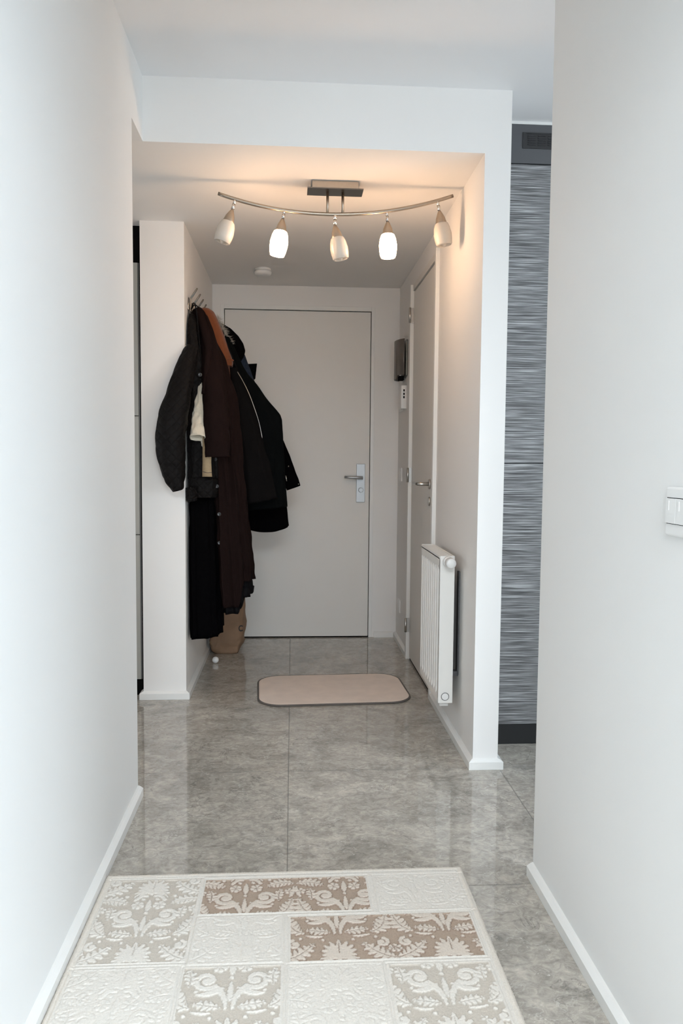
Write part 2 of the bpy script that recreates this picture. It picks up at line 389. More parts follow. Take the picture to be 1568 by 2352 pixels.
# ------------------------------------------------------------------ side door in the right hall wall
d2 = thing('door_2', 'white side door with raised frame in the right hall wall', 'door', (XR, 4.03, 0)); d2['kind'] = 'structure'
pf = .018
m = MB(); m.box(XR-pf, XR+.045, D2a-.03, D2a, 0, D2t+.03).box(XR-pf, XR+.045, D2b, D2b+.03, 0, D2t+.03)
m.build('frame', M['trim'], d2, bevel=.0015)
MB().box(XR-.004, XR+.045, D2a, D2b, D2t-.004, D2t+.03).build('head_rail', M['door'], d2)
MB().box(XR+.002, XR+.04, D2a+.003, D2b-.003, .014, D2t-.012).build('leaf', M['door'], d2, bevel=.001)
MB().box(XR+.006, XR+.048, D2a, D2b, .0005, .012).build('under_door_shade', M['gap'], d2)  # shade of the slit below this leaf, painted as a black strip
for z in (2.0, 1.086, .205):
    h = MB().tube([(XR-pf-.003, D2b-.005, z-.042), (XR-pf-.003, D2b-.005, z+.042)], .007, 12)
    h.box(XR-pf, XR+.001, D2b-.0025, D2b-.0005, z-.042, z+.042)
    h.build('hinge', M['steel'], d2)
hr = MB().lathe((XR+.002, 3.80, 1.052), (-1, 0, 0), [(0, .025), (.007, .025), (.009, .022)]).build('handle_rose', M['steel'], d2)
MB().tube([(XR, 3.80, 1.052), (XR-.045, 3.80, 1.052), (XR-.057, 3.805, 1.052), (XR-.06, 3.825, 1.052), (XR-.06, 3.92, 1.052)], .0095, 14).build('lever', M['steel'], hr)
MB().lathe((XR+.002, 3.80, .965), (-1, 0, 0), [(0, .022), (.008, .022)]).build('key_rose', M['steel'], d2)

# ------------------------------------------------------------------ ceiling lamp with five spots
YLMP = 3.15
zc = ZH
lamp = thing('ceiling_lamp', 'bow shaped nickel ceiling lamp with five glass spots, two lit', 'ceiling lamp', (.167, YLMP, ZH))
MB().box(.074, .259, YLMP-.04, YLMP+.04, ZH-.028, ZH-.0005).build('canopy', M['nickel'], lamp, bevel=.001)
MB().box(.055, .279, YLMP-.043, YLMP+.043, ZH-.033, ZH-.0285).build('plate', M['plate'], lamp, bevel=.0008)
ends = [P(501, 445, YLMP), P(560, 462, YLMP), P(600, 474, YLMP), P(650, 483, YLMP), P(705, 489.5, YLMP), P(770, 492, YLMP), P(835, 490, YLMP), P(890, 485, YLMP), P(930, 478.5, YLMP), P(975, 468.5, YLMP), P(1040, 450, YLMP)]
def smooth_path(pts, k=6):
    out = []
    for i in range(len(pts)-1):
        p0, p1, p2, p3 = pts[max(i-1, 0)], pts[i], pts[i+1], pts[min(i+2, len(pts)-1)]
        for j in range(k):
            t = j/k
            out.append(.5*((2*p1)+(p2-p0)*t+(2*p0-5*p1+4*p2-p3)*t*t+(3*p1-p0-3*p2+p3)*t**3))
    out.append(pts[-1]); return out
xs = np.array([p.x for p in ends]); zs = np.array([p.z for p in ends]); cf = np.polyfit(xs, zs, 4)
bx = np.linspace(xs[0], xs[-1], 41)
MB().tube([(x, YLMP, float(np.polyval(cf, x))) for x in bx], .0072, 14).build('bow_rail', M['nickel'], lamp)
barz = lambda x: float(np.polyval(cf, x))
for px in (752, 787):
    x = P(px, 465, YLMP).x
    MB().tube([(x, YLMP, ZH-.033), (x, YLMP, barz(x))], .0055, 12).build('stem', M['nickel'], lamp)
heads = [((540, 459), (533, 483), (509, 556), 0), ((653, 489), (649, 504), (636, 587), 1), ((769, 495), (769, 519), (783, 596), 0),
         ((888, 489), (890, 511), (891, 592), 1), ((1004, 464), (1009, 486), (1020, 564), 0)]
lit_pos = []
for jp, kp, ep, lit in heads:
    j = P(*jp, YLMP); j.z = barz(j.x); k = P(*kp, YLMP); e = P(*ep, YLMP)
    ty = .35 if not lit else .1
    ax = (e-k); Ln = ax.length; ax.y += 0.0; ax.normalize()
    cup = MB().lathe(k, ax, [(-.004, .004), (0, .007), (.012, .0125), (.026, .0185), (.046, .0225), (.049, .0225), (.049, .0)], 24, (True, False)).build('lamp_head', M['nickel'], lamp)
    MB().tube([j, j.lerp(k, .45)], .0058, 10).tube([j.lerp(k, .45), j.lerp(k, .9)], .0068, 10).tube([j.lerp(k, .9), k + ax*.002], .0045, 10).build('swivel_joint', M['chrome'], cup)
    s0 = .046; L1 = Ln
    prof = [(s0, .021), (s0+.004, .0265), (s0+.02, .0325), (s0+.045, .0365), (s0+.065, .0355), (s0+.085, .0325), (L1, .0285), (L1-.001, .0265), (s0+.07, .033), (s0+.03, .031), (s0+.004, .02)]
    g = MB().lathe(k, ax, prof, 32, (False, False)).build('glass_shade', M['glasslit'] if lit else M['glassoff'], cup)
    if lit: g['label'] = 'lit glowing glass shade'
    MB().lathe(k, ax, [(s0+.01, .006), (L1-.02, .012), (L1-.004, .009), (L1+.004, .003)], 14).build('bulb', M['glasslit'] if lit else M['glassoff'], cup)

# ------------------------------------------------------------------ smoke detector
sd = thing('smoke_detector', 'round white smoke detector on the hall ceiling', 'smoke detector', (-.175, 4.54, ZH))
MB().lathe((-.175, 4.54, ZH-.0005), (0, 0, -1), [(0, .046), (.008, .046), (.0085, .04), (.016, .04)]).build('base', M['plastic'], sd)
m = MB().lathe((-.175, 4.54, ZH-.016), (0, 0, -1), [(0, .046), (.004, .05), (.014, .049), (.021, .043), (.024, .03), (.025, .0)], 32, (True, False)); m.build('cover', M['plastic'], sd)

# ------------------------------------------------------------------ radiator
rx0, rx1, ry0, ry1, rz0, rz1 = .595, .655, 3.017, 3.465, .182, .786
rad = thing('radiator', 'white panel radiator with vertical flutes on the hall wall', 'radiator', (.655, 3.24, .18))
# fluted front panel (profile along Y)
prof = []; n = 9; pitch = (ry1-ry0-.03)/n
yy = ry0+.012
vs = []; fs = []
zs_ = [rz0+.004, rz0+.03, rz0+.06, rz1-.075, rz1-.045, rz1-.016, rz1-.010]
cols = []
Nn = n*20+1
for i in range(Nn):
    t = i/(Nn-1); y = ry0+.012 + t*(ry1-ry0-.024)
    ph = (t*n) % 1.0
    groove = 1 if .24 < ph < .76 else (0 if ph < .17 or ph > .83 else (.5))
    cols.append((y, groove))
for z in zs_:
    fl = 1.0 if rz0+.05 < z < rz1-.07 else 0
    for y, g in cols: vs.append((rx0 + .009*(g*fl), y, z))
w = len(cols)
for a in range(len(zs_)-1):
    for b in range(w-1): fs.append((a*w+b, a*w+b+1, (a+1)*w+b+1, (a+1)*w+b))
panel = MB().add(vs, fs, False)
panel.box(rx0+.013, rx0+.02, ry0+.012, ry1-.012, rz0+.004, rz1-.01)
panel.build('front_panel', M['rad'], rad)
MB().box(rx1-.014, rx1, ry0+.012, ry1-.012, rz0+.004, rz1-.012).build('back_panel', M['rad'], rad, bevel=.003)
for (a, b) in ((ry0, ry0+.011), (ry1-.011, ry1)):
    MB().box(rx0+.001, rx1, a, b, rz0, rz1).build('side_cover', M['rad'], rad, bevel=.0015)
m = MB().box(rx0, rx0+.008, ry0+.011, ry1-.011, rz1-.014, rz1-.001).box(rx1-.008, rx1, ry0+.011, ry1-.011, rz1-.014, rz1-.001)
for i in range(22):
    y = ry0+.016+i*(ry1-ry0-.03)/22; m.box(rx0+.008, rx1-.008, y, y+.0165, rz1-.006, rz1-.003)
m.build('top_grille', M['rad'], rad)
vb = MB().lathe((.6262, ry0, .7645), (0, -1, 0), [(0, .019), (.012, .019), (.013, .0225), (.03, .0225), (.031, .0175), (.04, .0175), (.041, .021), (.07, .0195), (.074, .017), (.0745, 0)], 28, (True, False)).build('thermostat_valve', M['plastic'], rad)
MB().lathe((.6246, ry0-.0005, .2095), (0, -1, 0), [(0, .0145), (.0015, .0145), (.002, .013)]).build('drain_plug', M['plastic'], rad)
MB().tube([(.6246+.0155*math.cos(a), ry0-.001, .2095+.0155*math.sin(a)) for a in np.linspace(0, 2*PI, 33)[:-1]], .0012, 6, closed=True).build('plug_ring', M['galv'], rad)
for y in (ry0+.05, ry1-.06):
    br = MB().box(rx1+.001, XR-.001, y, y+.03, .28, .3).box(XR-.006, XR+.001, y-.002, y+.032, .285, .715).box(rx1+.002, rx1+.012, y, y+.026, .3, .70)
    br.build('bracket', M['galv'], rad)
MB().box(rx0+.012, rx1-.01, ry0+.03, ry0+.25, rz0-.022, rz0+.004).tube([(.63, ry0+.175, rz0-.0), (XR, ry0+.175, rz0-.0)], .007, 10).tube([(.63, ry0+.225, rz0-.0), (XR, ry0+.225, rz0-.0)], .007, 10).build('connection_block', M['plastic'], rad, bevel=.003)

# ------------------------------------------------------------------ things on the far right wall
sc = thing('wall_sconce', 'dark curved metal wall sconce beyond the side door', 'wall lamp', (XR, 4.69, 1.79))
m = MB(); vs = []; fs = []; K = 24
for i in range(K+1):
    a = PI*(.06+.88*i/K)
    for rr in (0, .004):
        x = XR-.012-(.052+rr)*math.sin(a); y = 4.69-(.105+rr)*math.cos(a)
        for z in (1.665+(.02 if i < 8 else 0), 1.900-.004*math.sin(a)): vs.append((x, y, z))
for i in range(K):
    o, q = i*4, (i+1)*4
    fs += [(o, q, q+1, o+1), (o+2, o+3, q+3, q+2), (o+1, q+1, q+3, o+3), (o, o+2, q+2, q)]
fs += [(0, 1, 3, 2), (K*4, K*4+2, K*4+3, K*4+1)]
m.add(vs, fs, True).build('shade', M['smoke'], sc)
MB().box(XR-.012, XR-.0005, 4.59, 4.79, 1.68, 1.895).build('back_plate', M['smokeback'], sc, bevel=.003)
MB().box(XR-.04, XR-.012, 4.66, 4.72, 1.66, 1.685).build('lamp_holder', M['black'], sc)
ic = thing('intercom', 'white wall intercom with three dark buttons below the sconce', 'intercom', (XR, 4.64, 1.55))
MB().box(XR-.034, XR+.002, 4.62, 4.70, 1.484, 1.626).build('housing', M['plastic'], ic, bevel=.004)
for z in (1.594, 1.573, 1.553): MB().box(XR-.021, XR-.0125, 4.6185, 4.6205, z-.0065, z+.0065).build('button', M['black'], ic)
cp = thing('wall_control', 'flat pale wall control with a shiny knob behind the intercom', 'wall control', (XR, 4.78, 1.55))
MB().box(XR-.010, XR-.0005, 4.74, 4.86, 1.48, 1.62).build('plate', M['plastic'], cp, bevel=.003)
MB().lathe((XR-.010, 4.78, 1.53), (-1, 0, 0), [(0, .012), (.01, .011), (.012, .008)]).build('knob', M['chrome'], cp)
def wall_plate(name, label, cat, y, z, hh):
    t = thing(name, label, cat, (XR, y, z))
    MB().box(XR-.009, XR-.0005, y-.04, y+.04, z-hh, z+hh).build('plate', M['plastic'], t, bevel=.003)
    return t
t = wall_plate('light_switch', 'small white light switch on the hall wall by the side door', 'switch', 4.79, 1.082, .042)
MB().box(XR-.012, XR-.009, 4.768, 4.812, 1.06, 1.104).build('rocker', M['plastic'], t, bevel=.002)
t = wall_plate('wall_socket', 'white socket low on the hall wall by the side door', 'socket', 4.79, .245, .042)
MB().lathe((XR-.009, 4.79, .245), (-1, 0, 0), [(0, .022), (.002, .021), (.001, .018)]).build('socket_face', M['plastic'], t)

# big switch on the near right wall
sw = thing('light_switch', 'large white double rocker switch on the near right wall', 'switch', (XR2, 1.29, 1.08))
MB().box(XR2-.009, XR2-.0005, 1.2500, 1.3355, 1.036, 1.1235).build('plate', M['plastic'], sw, bevel=.004, seg=3)
MB().box(XR2-.0096, XR2-.0085, 1.258, 1.329, 1.0575, 1.1045).build('rocker_gap', M['gap'], sw)
for a, b in ((1.2935, 1.3285), (1.2585, 1.2925)):
    MB().box(XR2-.012, XR2-.0088, a, b, 1.0588, 1.1032).box(XR2-.0128, XR2-.0118, b-.012, b-.0105, 1.082, 1.099).build('rocker', M['plastic'], sw, bevel=.0008)

# ------------------------------------------------------------------ wardrobe in the gap left of the stub
wd = thing('wardrobe', 'pale grey fitted cupboard glimpsed behind the left wall', 'cupboard', (-1.2, 3.8, 0))
wy = 3.75
MB().box(-1.69, -.7335, wy+.022, wy+.6, .0, 2.098).build('carcass', M['wardside'], wd)
MB().box(-1.69, -.7195, wy+.03, wy+.6, 2.0985, ZH-.001).build('void_shade_panel', M['black'], wd)  # black sheet painting the unlit void above the cupboard
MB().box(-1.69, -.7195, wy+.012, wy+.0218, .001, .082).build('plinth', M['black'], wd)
MB().box(-.7330, -.7195, wy+.008, wy+.5, .0825, 2.098).build('side_gap_shade', M['gap'], wd)  # solid black strip in place of shade between cupboard and stub
for z0, z1 in ((.083, .796), (.80, 1.371), (1.375, 2.097)):
    for x0, x1 in ((-1.688, -1.212), (-1.208, -.7395)):
        MB().box(x0, x1, wy, wy+.0215, z0, z1).build('door', M['ward'], wd, bevel=.001)
MB().box(-.7392, -.7335, wy+.004, wy+.0215, .083, 2.097).build('edge_strip', M['wardside'], wd)

# ------------------------------------------------------------------ tall kitchen cupboard
kc = thing('tall_kitchen_cupboard', 'tall dark streaked cupboard seen through the opening on the right', 'cupboard', (1.12, 3.3, 0))
ky = 3.032
x0, x1 = .80, 1.40
MB().box(x0, x1, ky+.022, 3.655, .086, 2.488).build('carcass', M['panelgrey'], kc)
MB().box(x0, x1, ky+.004, ky+.03, .001, .085).build('plinth', M['kick'], kc)
MB().box(x0+.001, x1-.001, ky, ky+.0215, .0865, 1.1595).build('door', M['streak'], kc, bevel=.001)
MB().box(x0+.001, x1-.001, ky, ky+.0215, 1.1625, 2.334).build('door', M['streak'], kc, bevel=.001)
MB().box(x0+.001, x1-.001, ky+.002, ky+.0215, 2.3395, 2.488).build('top_panel', M['panelgrey'], kc, bevel=.001)
vg = MB()
vg.box(.897, 1.297, ky-.0015, ky+.0015, 2.396, 2.4005).box(.897, 1.297, ky-.0015, ky+.0015, 2.4525, 2.457).box(.897, .91, ky-.0015, ky+.0015, 2.4005, 2.4525).box(1.284, 1.297, ky-.0015, ky+.0015, 2.4005, 2.4525)
vg.box(.91, 1.284, ky+.0006, ky+.0012, 2.4005, 2.4525)
for i in range(9):
    for j in range(5):
        xx = .917+i*.0405; z = 2.409+j*.0085; vg.box(xx, xx+.031, ky-.0022, ky+.0002, z, z+.0035)
vg.build('vent_grille', M['vent'], kc)
MB().box(x0, x1, ky+.001, ky+.02, 2.4885, 2.4995).build('cornice_strip', M['trim'], kc)
# next unit beside it, its edge just past the near wall
k2 = thing('kitchen_wall_unit', 'dark streaked cupboard unit right of the tall cupboard', 'cupboard', (1.72, 3.3, 0))
MB().box(1.404, 2.0, ky+.022, 3.655, .086, 2.488).build('carcass', M['panelgrey'], k2)
MB().box(1.404, 2.0, ky+.004, ky+.03, .001, .085).build('plinth', M['kick'], k2)
MB().box(1.405, 1.999, ky, ky+.0215, .0865, 2.334).build('door', M['streak'], k2, bevel=.001)
MB().box(1.405, 1.999, ky+.002, ky+.0215, 2.3395, 2.488).build('top_panel', M['panelgrey'], k2)

# ------------------------------------------------------------------ door mat
mat_pts = []
c0 = Vector((.206, 3.812)); a0 = math.radians(2.6); hw, hh, rc = .372, .247, .115
def rrect(hw, hh, rc, n=10):
    out = []
    for cx, cy, s in ((hw-rc, -hh+rc, -PI/2), (hw-rc, hh-rc, 0), (-hw+rc, hh-rc, PI/2), (-hw+rc, -hh+rc, PI)):
        for i in range(n+1):
            a = s + PI/2*i/n; out.append(Vector((cx+rc*math.cos(a), cy+rc*math.sin(a))))
    return out
rot = lambda p: Vector((c0.x+p.x*math.cos(a0)-p.y*math.sin(a0), c0.y+p.x*math.sin(a0)+p.y*math.cos(a0)))
dm = thing('door_mat', 'taupe rounded door mat in front of the entrance door', 'mat', (c0.x, c0.y, 0))
m = MB(); rings = [(0, .0008), (0, .0065), (.004, .0095), (.01, .0105)]
vs = []; K = None
for ins, z in rings:
    pts = [rot(p) for p in rrect(hw-ins, hh-ins, rc-ins)]; K = len(pts)
    vs += [(p.x, p.y, z) for p in pts]
fs = [(i*K+k, i*K+(k+1) % K, (i+1)*K+(k+1) % K, (i+1)*K+k) for i in range(len(rings)-1) for k in range(K)]
fs.append(tuple((len(rings)-1)*K+k for k in range(K))); fs.append(tuple(reversed(range(K))))
m.add(vs, fs, False).build('pile', M['mat'], dm)
MB().tube([(*rot(p), .005) for p in rrect(hw+.001, hh+.001, rc)], .0052, 8, closed=True).build('binding', M['matedge'], dm)

# ------------------------------------------------------------------ patchwork rug, carved damask relief
TW, TH, RES = 440, 460, 1.0
def damask():
    fill = np.zeros((TH*2, TW), np.float32); cut = np.zeros((TH*2, TW), np.float32)
    def disc(u, v, r, lay=0):
        img = cut if lay else fill
        for uu in (u, -u):
            for vo in (0, TH, -TH):
                cx = uu + TW/2; cy = v + vo + TH/2
                x0, x1 = int(cx-r-2), int(cx+r+3); y0, y1 = int(cy-r-2), int(cy+r+3)
                if y1 < 0 or y0 >= TH*2: continue
                ys = np.arange(max(y0, 0), min(y1, TH*2)); xs = np.arange(x0, x1)
                if not len(ys): continue
                X, Y = np.meshgrid(xs, ys)
                val = np.clip(r + .8 - np.hypot(X-cx, Y-cy), 0, 1)
                img[Y, X % TW] = np.maximum(img[Y, X % TW], val)
    def bez(pts, t):
        q = [np.array(p, float) for p in pts]
        while len(q) > 1: q = [q[j]*(1-t)+q[j+1]*t for j in range(len(q)-1)]
        return q[0]
    def curve(pts, r0, r1, rm=None, n=70, lay=0):
        for i in range(n+1):
            t = i/n; q = bez(pts, t)
            r = (r0*(1-t)+r1*t) if rm is None else (r0*(1-t)**2+2.8*rm*t*(1-t)+r1*t*t)
            disc(q[0], q[1], max(r, .8), lay)
    def spiral(cx, cy, r0, r1, turns, a0, th, sg=1, n=130):
        for i in range(n+1):
            t = i/n; a = a0+sg*turns*2*PI*t; r = r1*(1-t)+r0*t
            disc(cx+r*math.cos(a), cy+r*math.sin(a), th*(1.2-.45*t))
        disc(cx, cy, th*1.35)
    def leaf(p0, p1, p2, n, rmax):
        m = 60
        for i in range(m+1):
            t = i/m; c = bez((p0, p1, p2), t); disc(c[0], c[1], max(2, rmax*.62*math.sin(PI*(.10+.86*t))))
        for i in range(n):
            t = (i+.5)/n; c = bez((p0, p1, p2), t); d = bez((p0, p1, p2), min(t+.02, 1))-bez((p0, p1, p2), max(t-.02, 0)); d /= np.linalg.norm(d)+1e-9
            nn = np.array([-d[1], d[0]]); w = rmax*math.sin(PI*(.14+.80*t))
            for s in (1, -1):
                e = c+nn*s*w*.86+d*w*.35
                for k in range(6): f = k/5; q = c*(1-f)+e*f; disc(q[0], q[1], max(1.5, w*.40*(1.0-.45*f)))
                a = c+nn*s*w*.30-d*w*.05; b = c+nn*s*w*1.15-d*w*.10+d*w*.45
                curve((a-d*w*.30, b-d*w*.30), 1.0, 2.2, n=16, lay=1)
        curve((p0, p1, p2), 1.8, .8, n=80, lay=1)
    def flower(cx, cy, n, R, r):
        for k in range(n):
            a = k*2*PI/n+.3; disc(cx+R*math.cos(a), cy+R*math.sin(a), r)
            curve(((cx, cy), (cx+(R+r)*math.cos(a+PI/n), cy+(R+r)*math.sin(a+PI/n))), .8, 1.6, n=12, lay=1)
        disc(cx, cy, r*.6)
    # palmette on the axis
    for a in (0, 26, 50, 74, 98):
        A = math.radians(a); l = 78-a*.16
        curve(((3, 58), (34*math.sin(A), 62+36*math.cos(A)), (l*math.sin(A), 64+l*math.cos(A))), 3, 5, 12.5)
    for a in (122, 144):
        A = math.radians(a); curve(((6, 50), (52*math.sin(A), 50+22*math.cos(A)), (88*math.sin(A), 66+62*math.cos(A))), 4, 2.5, 8)
    curve(((0, 30), (0, 60)), 9, 9); curve(((0, 64), (0, 130)), 1.3, .8, lay=1)
    curve(((14, 34), (52, 44), (70, 6)), 6, 4); curve(((18, 12), (44, 20), (62, -18)), 8, 9)
    # big scrolls
    spiral(88, 332, 5, 46, 1.5, -PI*.75, 10)
    curve(((56, 296), (14, 262), (12, 190)), 13, 5, 9)
    curve(((26, 292), (70, 252), (118, 262)), 4, 3, 15)
    spiral(172, 124, 3, 26, 1.25, PI*.4, 7, -1)
    leaf((218, 30), (150, 44), (96, 128), 6, 34)
    leaf((140, 196), (196, 214), (206, 318), 6, 36)
    leaf((34, 196), (72, 204), (128, 216), 5, 24)
    leaf((208, 436), (150, 456), (96, 416), 6, 30)
    leaf((150, 306), (140, 350), (160, 392), 4, 22)
    curve(((60, 170), (90, 164), (128, 178)), 2, 2, 7)
    curve(((196, 330), (214, 360), (214, 410)), 4, 3, 10)
    flower(46, 402, 6, 17, 11); flower(194, 372, 5, 13, 9); flower(214, 86, 6, 14, 9)
    curve(((0, 362), (0, 390), (0, 440)), 4, 3, 15); disc(0, 346, 8)
    curve(((0, 226), (0, 262), (0, 322)), 3, 3, 13)
    disc(120, 276, 7); disc(30, 448, 9); disc(150, 160, 7); disc(60, 148, 7); disc(104, 10, 9); disc(216, 236, 8)
    img = fill*(1-cut)
    return img[TH//2:TH//2+TH]
DM = damask()
def samp(u, v):                       # bilinear sample, u,v in mm
    u = np.mod(u, TW); v = np.mod(v, TH)
    x0 = np.floor(u).astype(int); y0 = np.floor(v).astype(int); fx, fy = u-x0, v-y0
    g = lambda y, x: DM[y % TH, x % TW]
    return g(y0, x0)*(1-fx)*(1-fy)+g(y0, x0+1)*fx*(1-fy)+g(y0+1, x0)*(1-fx)*fy+g(y0+1, x0+1)*fx*fy
RX0, RX1, RY0, RY1 = -.510, .487, .62, 2.084
# (x0,x1,y0,y1, style, u offset, v offset, scale)
patches = [(-.489, -.246, 1.704, 2.050, 'light', 18, 20, .60), (-.231, .206, 1.885, 2.043, 'brown', 35, 215, .60), (.234, .474, 1.878, 2.041, 'plain', 60, 130, .62),
           (-.232, -.023, 1.693, 1.870, 'plain', 30, 20, .62), (.001, .457, 1.689, 1.860, 'brown', 33, 22, .61),
           (-.492, -.256, 1.325, 1.682, 'plain', 20, 10, .62), (-.239, -.021, 1.325, 1.678, 'light', 44, -168, .62), (-.002, .208, 1.325, 1.675, 'plain', 40, 60, .62), (.226, .457, 1.325, 1.666, 'light', 34, -150, .62),
           (-.492, -.023, 1.14, 1.305, 'brown', 10, 60, .8), (.001, .457, 1.14, 1.305, 'light', 150, 300, .8),
           (-.492, -.256, .66, 1.12, 'light', 0, 0, .8), (-.239, .208, .66, 1.12, 'plain', 50, 100, .8), (.226, .457, .66, 1.12, 'brown', 220, 60, .8)]
gx = np.linspace(RX0, RX1, 500)
gy = np.concatenate([np.linspace(RY0, 1.36, 110, endpoint=False), np.linspace(1.36, RY1, 362)])
GX, GY = np.meshgrid(gx, gy)
wob = .0012*np.sin(GX*90)+.0010*np.sin(GX*37+1)
C_IV = np.array(srgb(222, 217, 209)[:3]); C_BEIGE = np.array(srgb(197, 189, 178)[:3]); C_BR = np.array(srgb(170, 152, 136)[:3]); C_DK = np.array(srgb(138, 116, 102)[:3]); C_MOT = np.array(srgb(210, 199, 187)[:3])
H = np.full(GX.shape, .0115); Cc = np.tile(C_IV*.97, (*GX.shape, 1))
for x0, x1, y0, y1, st, ou, ov, sc_ in patches:
    ix = np.where((gx >= x0) & (gx <= x1))[0]; iy = np.where((gy >= y0) & (gy <= y1))[0]
    sl = np.ix_(iy, ix)
    X, Y = GX[sl], GY[sl]
    u = (X-x0)*1000/sc_+ou; v = (Y-y0)*1000/sc_+ov
    u = u + 1.2*np.sin(v*.35) + .8*np.sin(v*.9+u*.2); v = v + 1.0*np.sin(u*.4)
    mk = samp(u, v)
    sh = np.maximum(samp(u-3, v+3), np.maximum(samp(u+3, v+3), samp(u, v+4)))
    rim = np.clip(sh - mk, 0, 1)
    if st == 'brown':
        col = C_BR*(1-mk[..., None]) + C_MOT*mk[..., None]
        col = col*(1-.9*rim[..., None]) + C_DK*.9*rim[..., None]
        hgt = .0085+.0032*mk
    elif st == 'light':
        col = C_BEIGE*(1-mk[..., None]) + C_IV*mk[..., None]
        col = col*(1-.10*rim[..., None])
        hgt = .0090+.0026*mk
    else:
        col = np.tile(C_IV*.985, (*mk.shape, 1)); edge = np.clip(4*mk*(1-mk), 0, 1)
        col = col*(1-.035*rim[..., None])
        hgt = .0108+.0008*mk-.0009*rim
    ed = np.minimum(np.minimum(X-x0, x1-X), np.minimum(Y-y0, y1-Y))
    e2 = np.clip(ed/.003, 0, 1)
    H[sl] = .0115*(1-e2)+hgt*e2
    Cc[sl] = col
# thin carved lines just outside each patch, rounded outer border
for x0, x1, y0, y1, *_ in patches:
    for off in (.006,):
        dx = np.maximum(np.maximum(x0-off-GX, GX-x1-off), np.maximum(y0-off-GY, GY-y1-off))
        H -= .0022*np.exp(-(dx/.0016)**2)
bd = np.minimum(np.minimum(GX-RX0, RX1-GX), np.minimum(GY-RY0, RY1-GY))
H -= .0020*np.exp(-((bd-.019)/.0022)**2)
H *= np.clip(np.sqrt(np.clip(bd/.007, 0, 1))*.75+.25, 0, 1)
H += np.random.randn(*H.shape)*.00022
Cc *= (1+np.random.randn(*H.shape)*.02)[..., None]
outer = bd < .017
Cc[outer] *= np.array([.985, .965, .94])
VX = GX + np.where((GX < RX0+.004) | (GX > RX1-.004), np.random.randn(*GX.shape)*.0008, 0)
VY = GY + np.where(GY > RY1-.005, np.random.randn(*GX.shape)*.0010+wob, 0)
co_ = np.stack([VX, VY, H], -1).reshape(-1, 3)
ny, nx = GX.shape
idx = np.arange(ny*nx).reshape(ny, nx)
quads = np.stack([idx[:-1, :-1], idx[:-1, 1:], idx[1:, 1:], idx[1:, :-1]], -1).reshape(-1, 4)
me = bpy.data.meshes.new('patchwork_rug')
me.vertices.add(len(co_)); me.vertices.foreach_set('co', co_.astype(np.float32).ravel())
me.loops.add(quads.size); me.loops.foreach_set('vertex_index', quads.astype(np.int32).ravel())
me.polygons.add(len(quads)); me.polygons.foreach_set('loop_start', np.arange(0, quads.size, 4, dtype=np.int32))
me.polygons.foreach_set('loop_total', np.full(len(quads), 4, np.int32)); me.polygons.foreach_set('use_smooth', np.ones(len(quads), bool))
me.update(calc_edges=True)
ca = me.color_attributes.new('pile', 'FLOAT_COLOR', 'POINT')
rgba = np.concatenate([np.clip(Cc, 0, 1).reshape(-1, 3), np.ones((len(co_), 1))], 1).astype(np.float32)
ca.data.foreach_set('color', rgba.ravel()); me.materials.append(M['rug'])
rug = thing('patchwork_rug', 'cream and brown patchwork rug with carved floral panels', 'rug', (0, 1.35, 0))
o = bpy.data.objects.new('pile', me); COL.objects.link(o); o.parent = rug; o.location = (0, -1.35, 0)
MB().box(RX0+.003, RX1-.003, RY0+.003, RY1-.004, .0005, .0022).build('backing', M['canvas'], rug)

# ------------------------------------------------------------------ ping pong ball
tag(MB().lathe((-.4355, 4.345, .0005), (0, 0, 1), [(.0189*(1-math.cos(t)), .0189*math.sin(t)) for t in np.linspace(.02, PI-.02, 18)], 28).build('ball', M['ball']), 'small white ball on the floor by the paper bag', 'ball')

# ------------------------------------------------------------------ coat rack
rack = thing('coat_rack', 'wire hook coat rack on the wall stub above the coats', 'coat rack', (XS2, 4.15, 1.9))
MB().box(XS2+.0005, XS2+.006, 3.80, 4.52, 1.895, 1.915).build('rail', M['steel'], rack, bevel=.001)
for i in range(6):
    y = 3.83+.13*i; w = .010
    x = XS2
    front = [(x+.012, y-w, 1.885), (x+.012, y-w, 1.945), (x+.024, y-w*.95, 1.968), (x+.040, y-w*.6, 1.993), (x+.044, y, 2.000),
             (x+.040, y+w*.6, 1.993), (x+.024, y+w*.95, 1.968), (x+.012, y+w, 1.945), (x+.012, y+w, 1.885)]
    back = [(x+.004, y+w*.8, 1.90), (x+.003, y+w*.9, 1.93), (x+.003, y+w*.5, 1.95), (x+.003, y, 1.953), (x+.003, y-w*.5, 1.95), (x+.003, y-w*.9, 1.93), (x+.004, y-w*.8, 1.90)]
    low = [(x+.012, y+w, 1.885), (x+.03, y+w, 1.872), (x+.045, y, 1.885), (x+.03, y-w, 1.872)]
    pts = [Vector(p) for p in front+[(x+.009, y+w, 1.872)]+back+[(x+.009, y-w, 1.872)]]
    MB().tube(smooth_path(pts+[pts[0]], 4)[:-1], .0031, 8, closed=True).build('hook', M['hook'], rack)

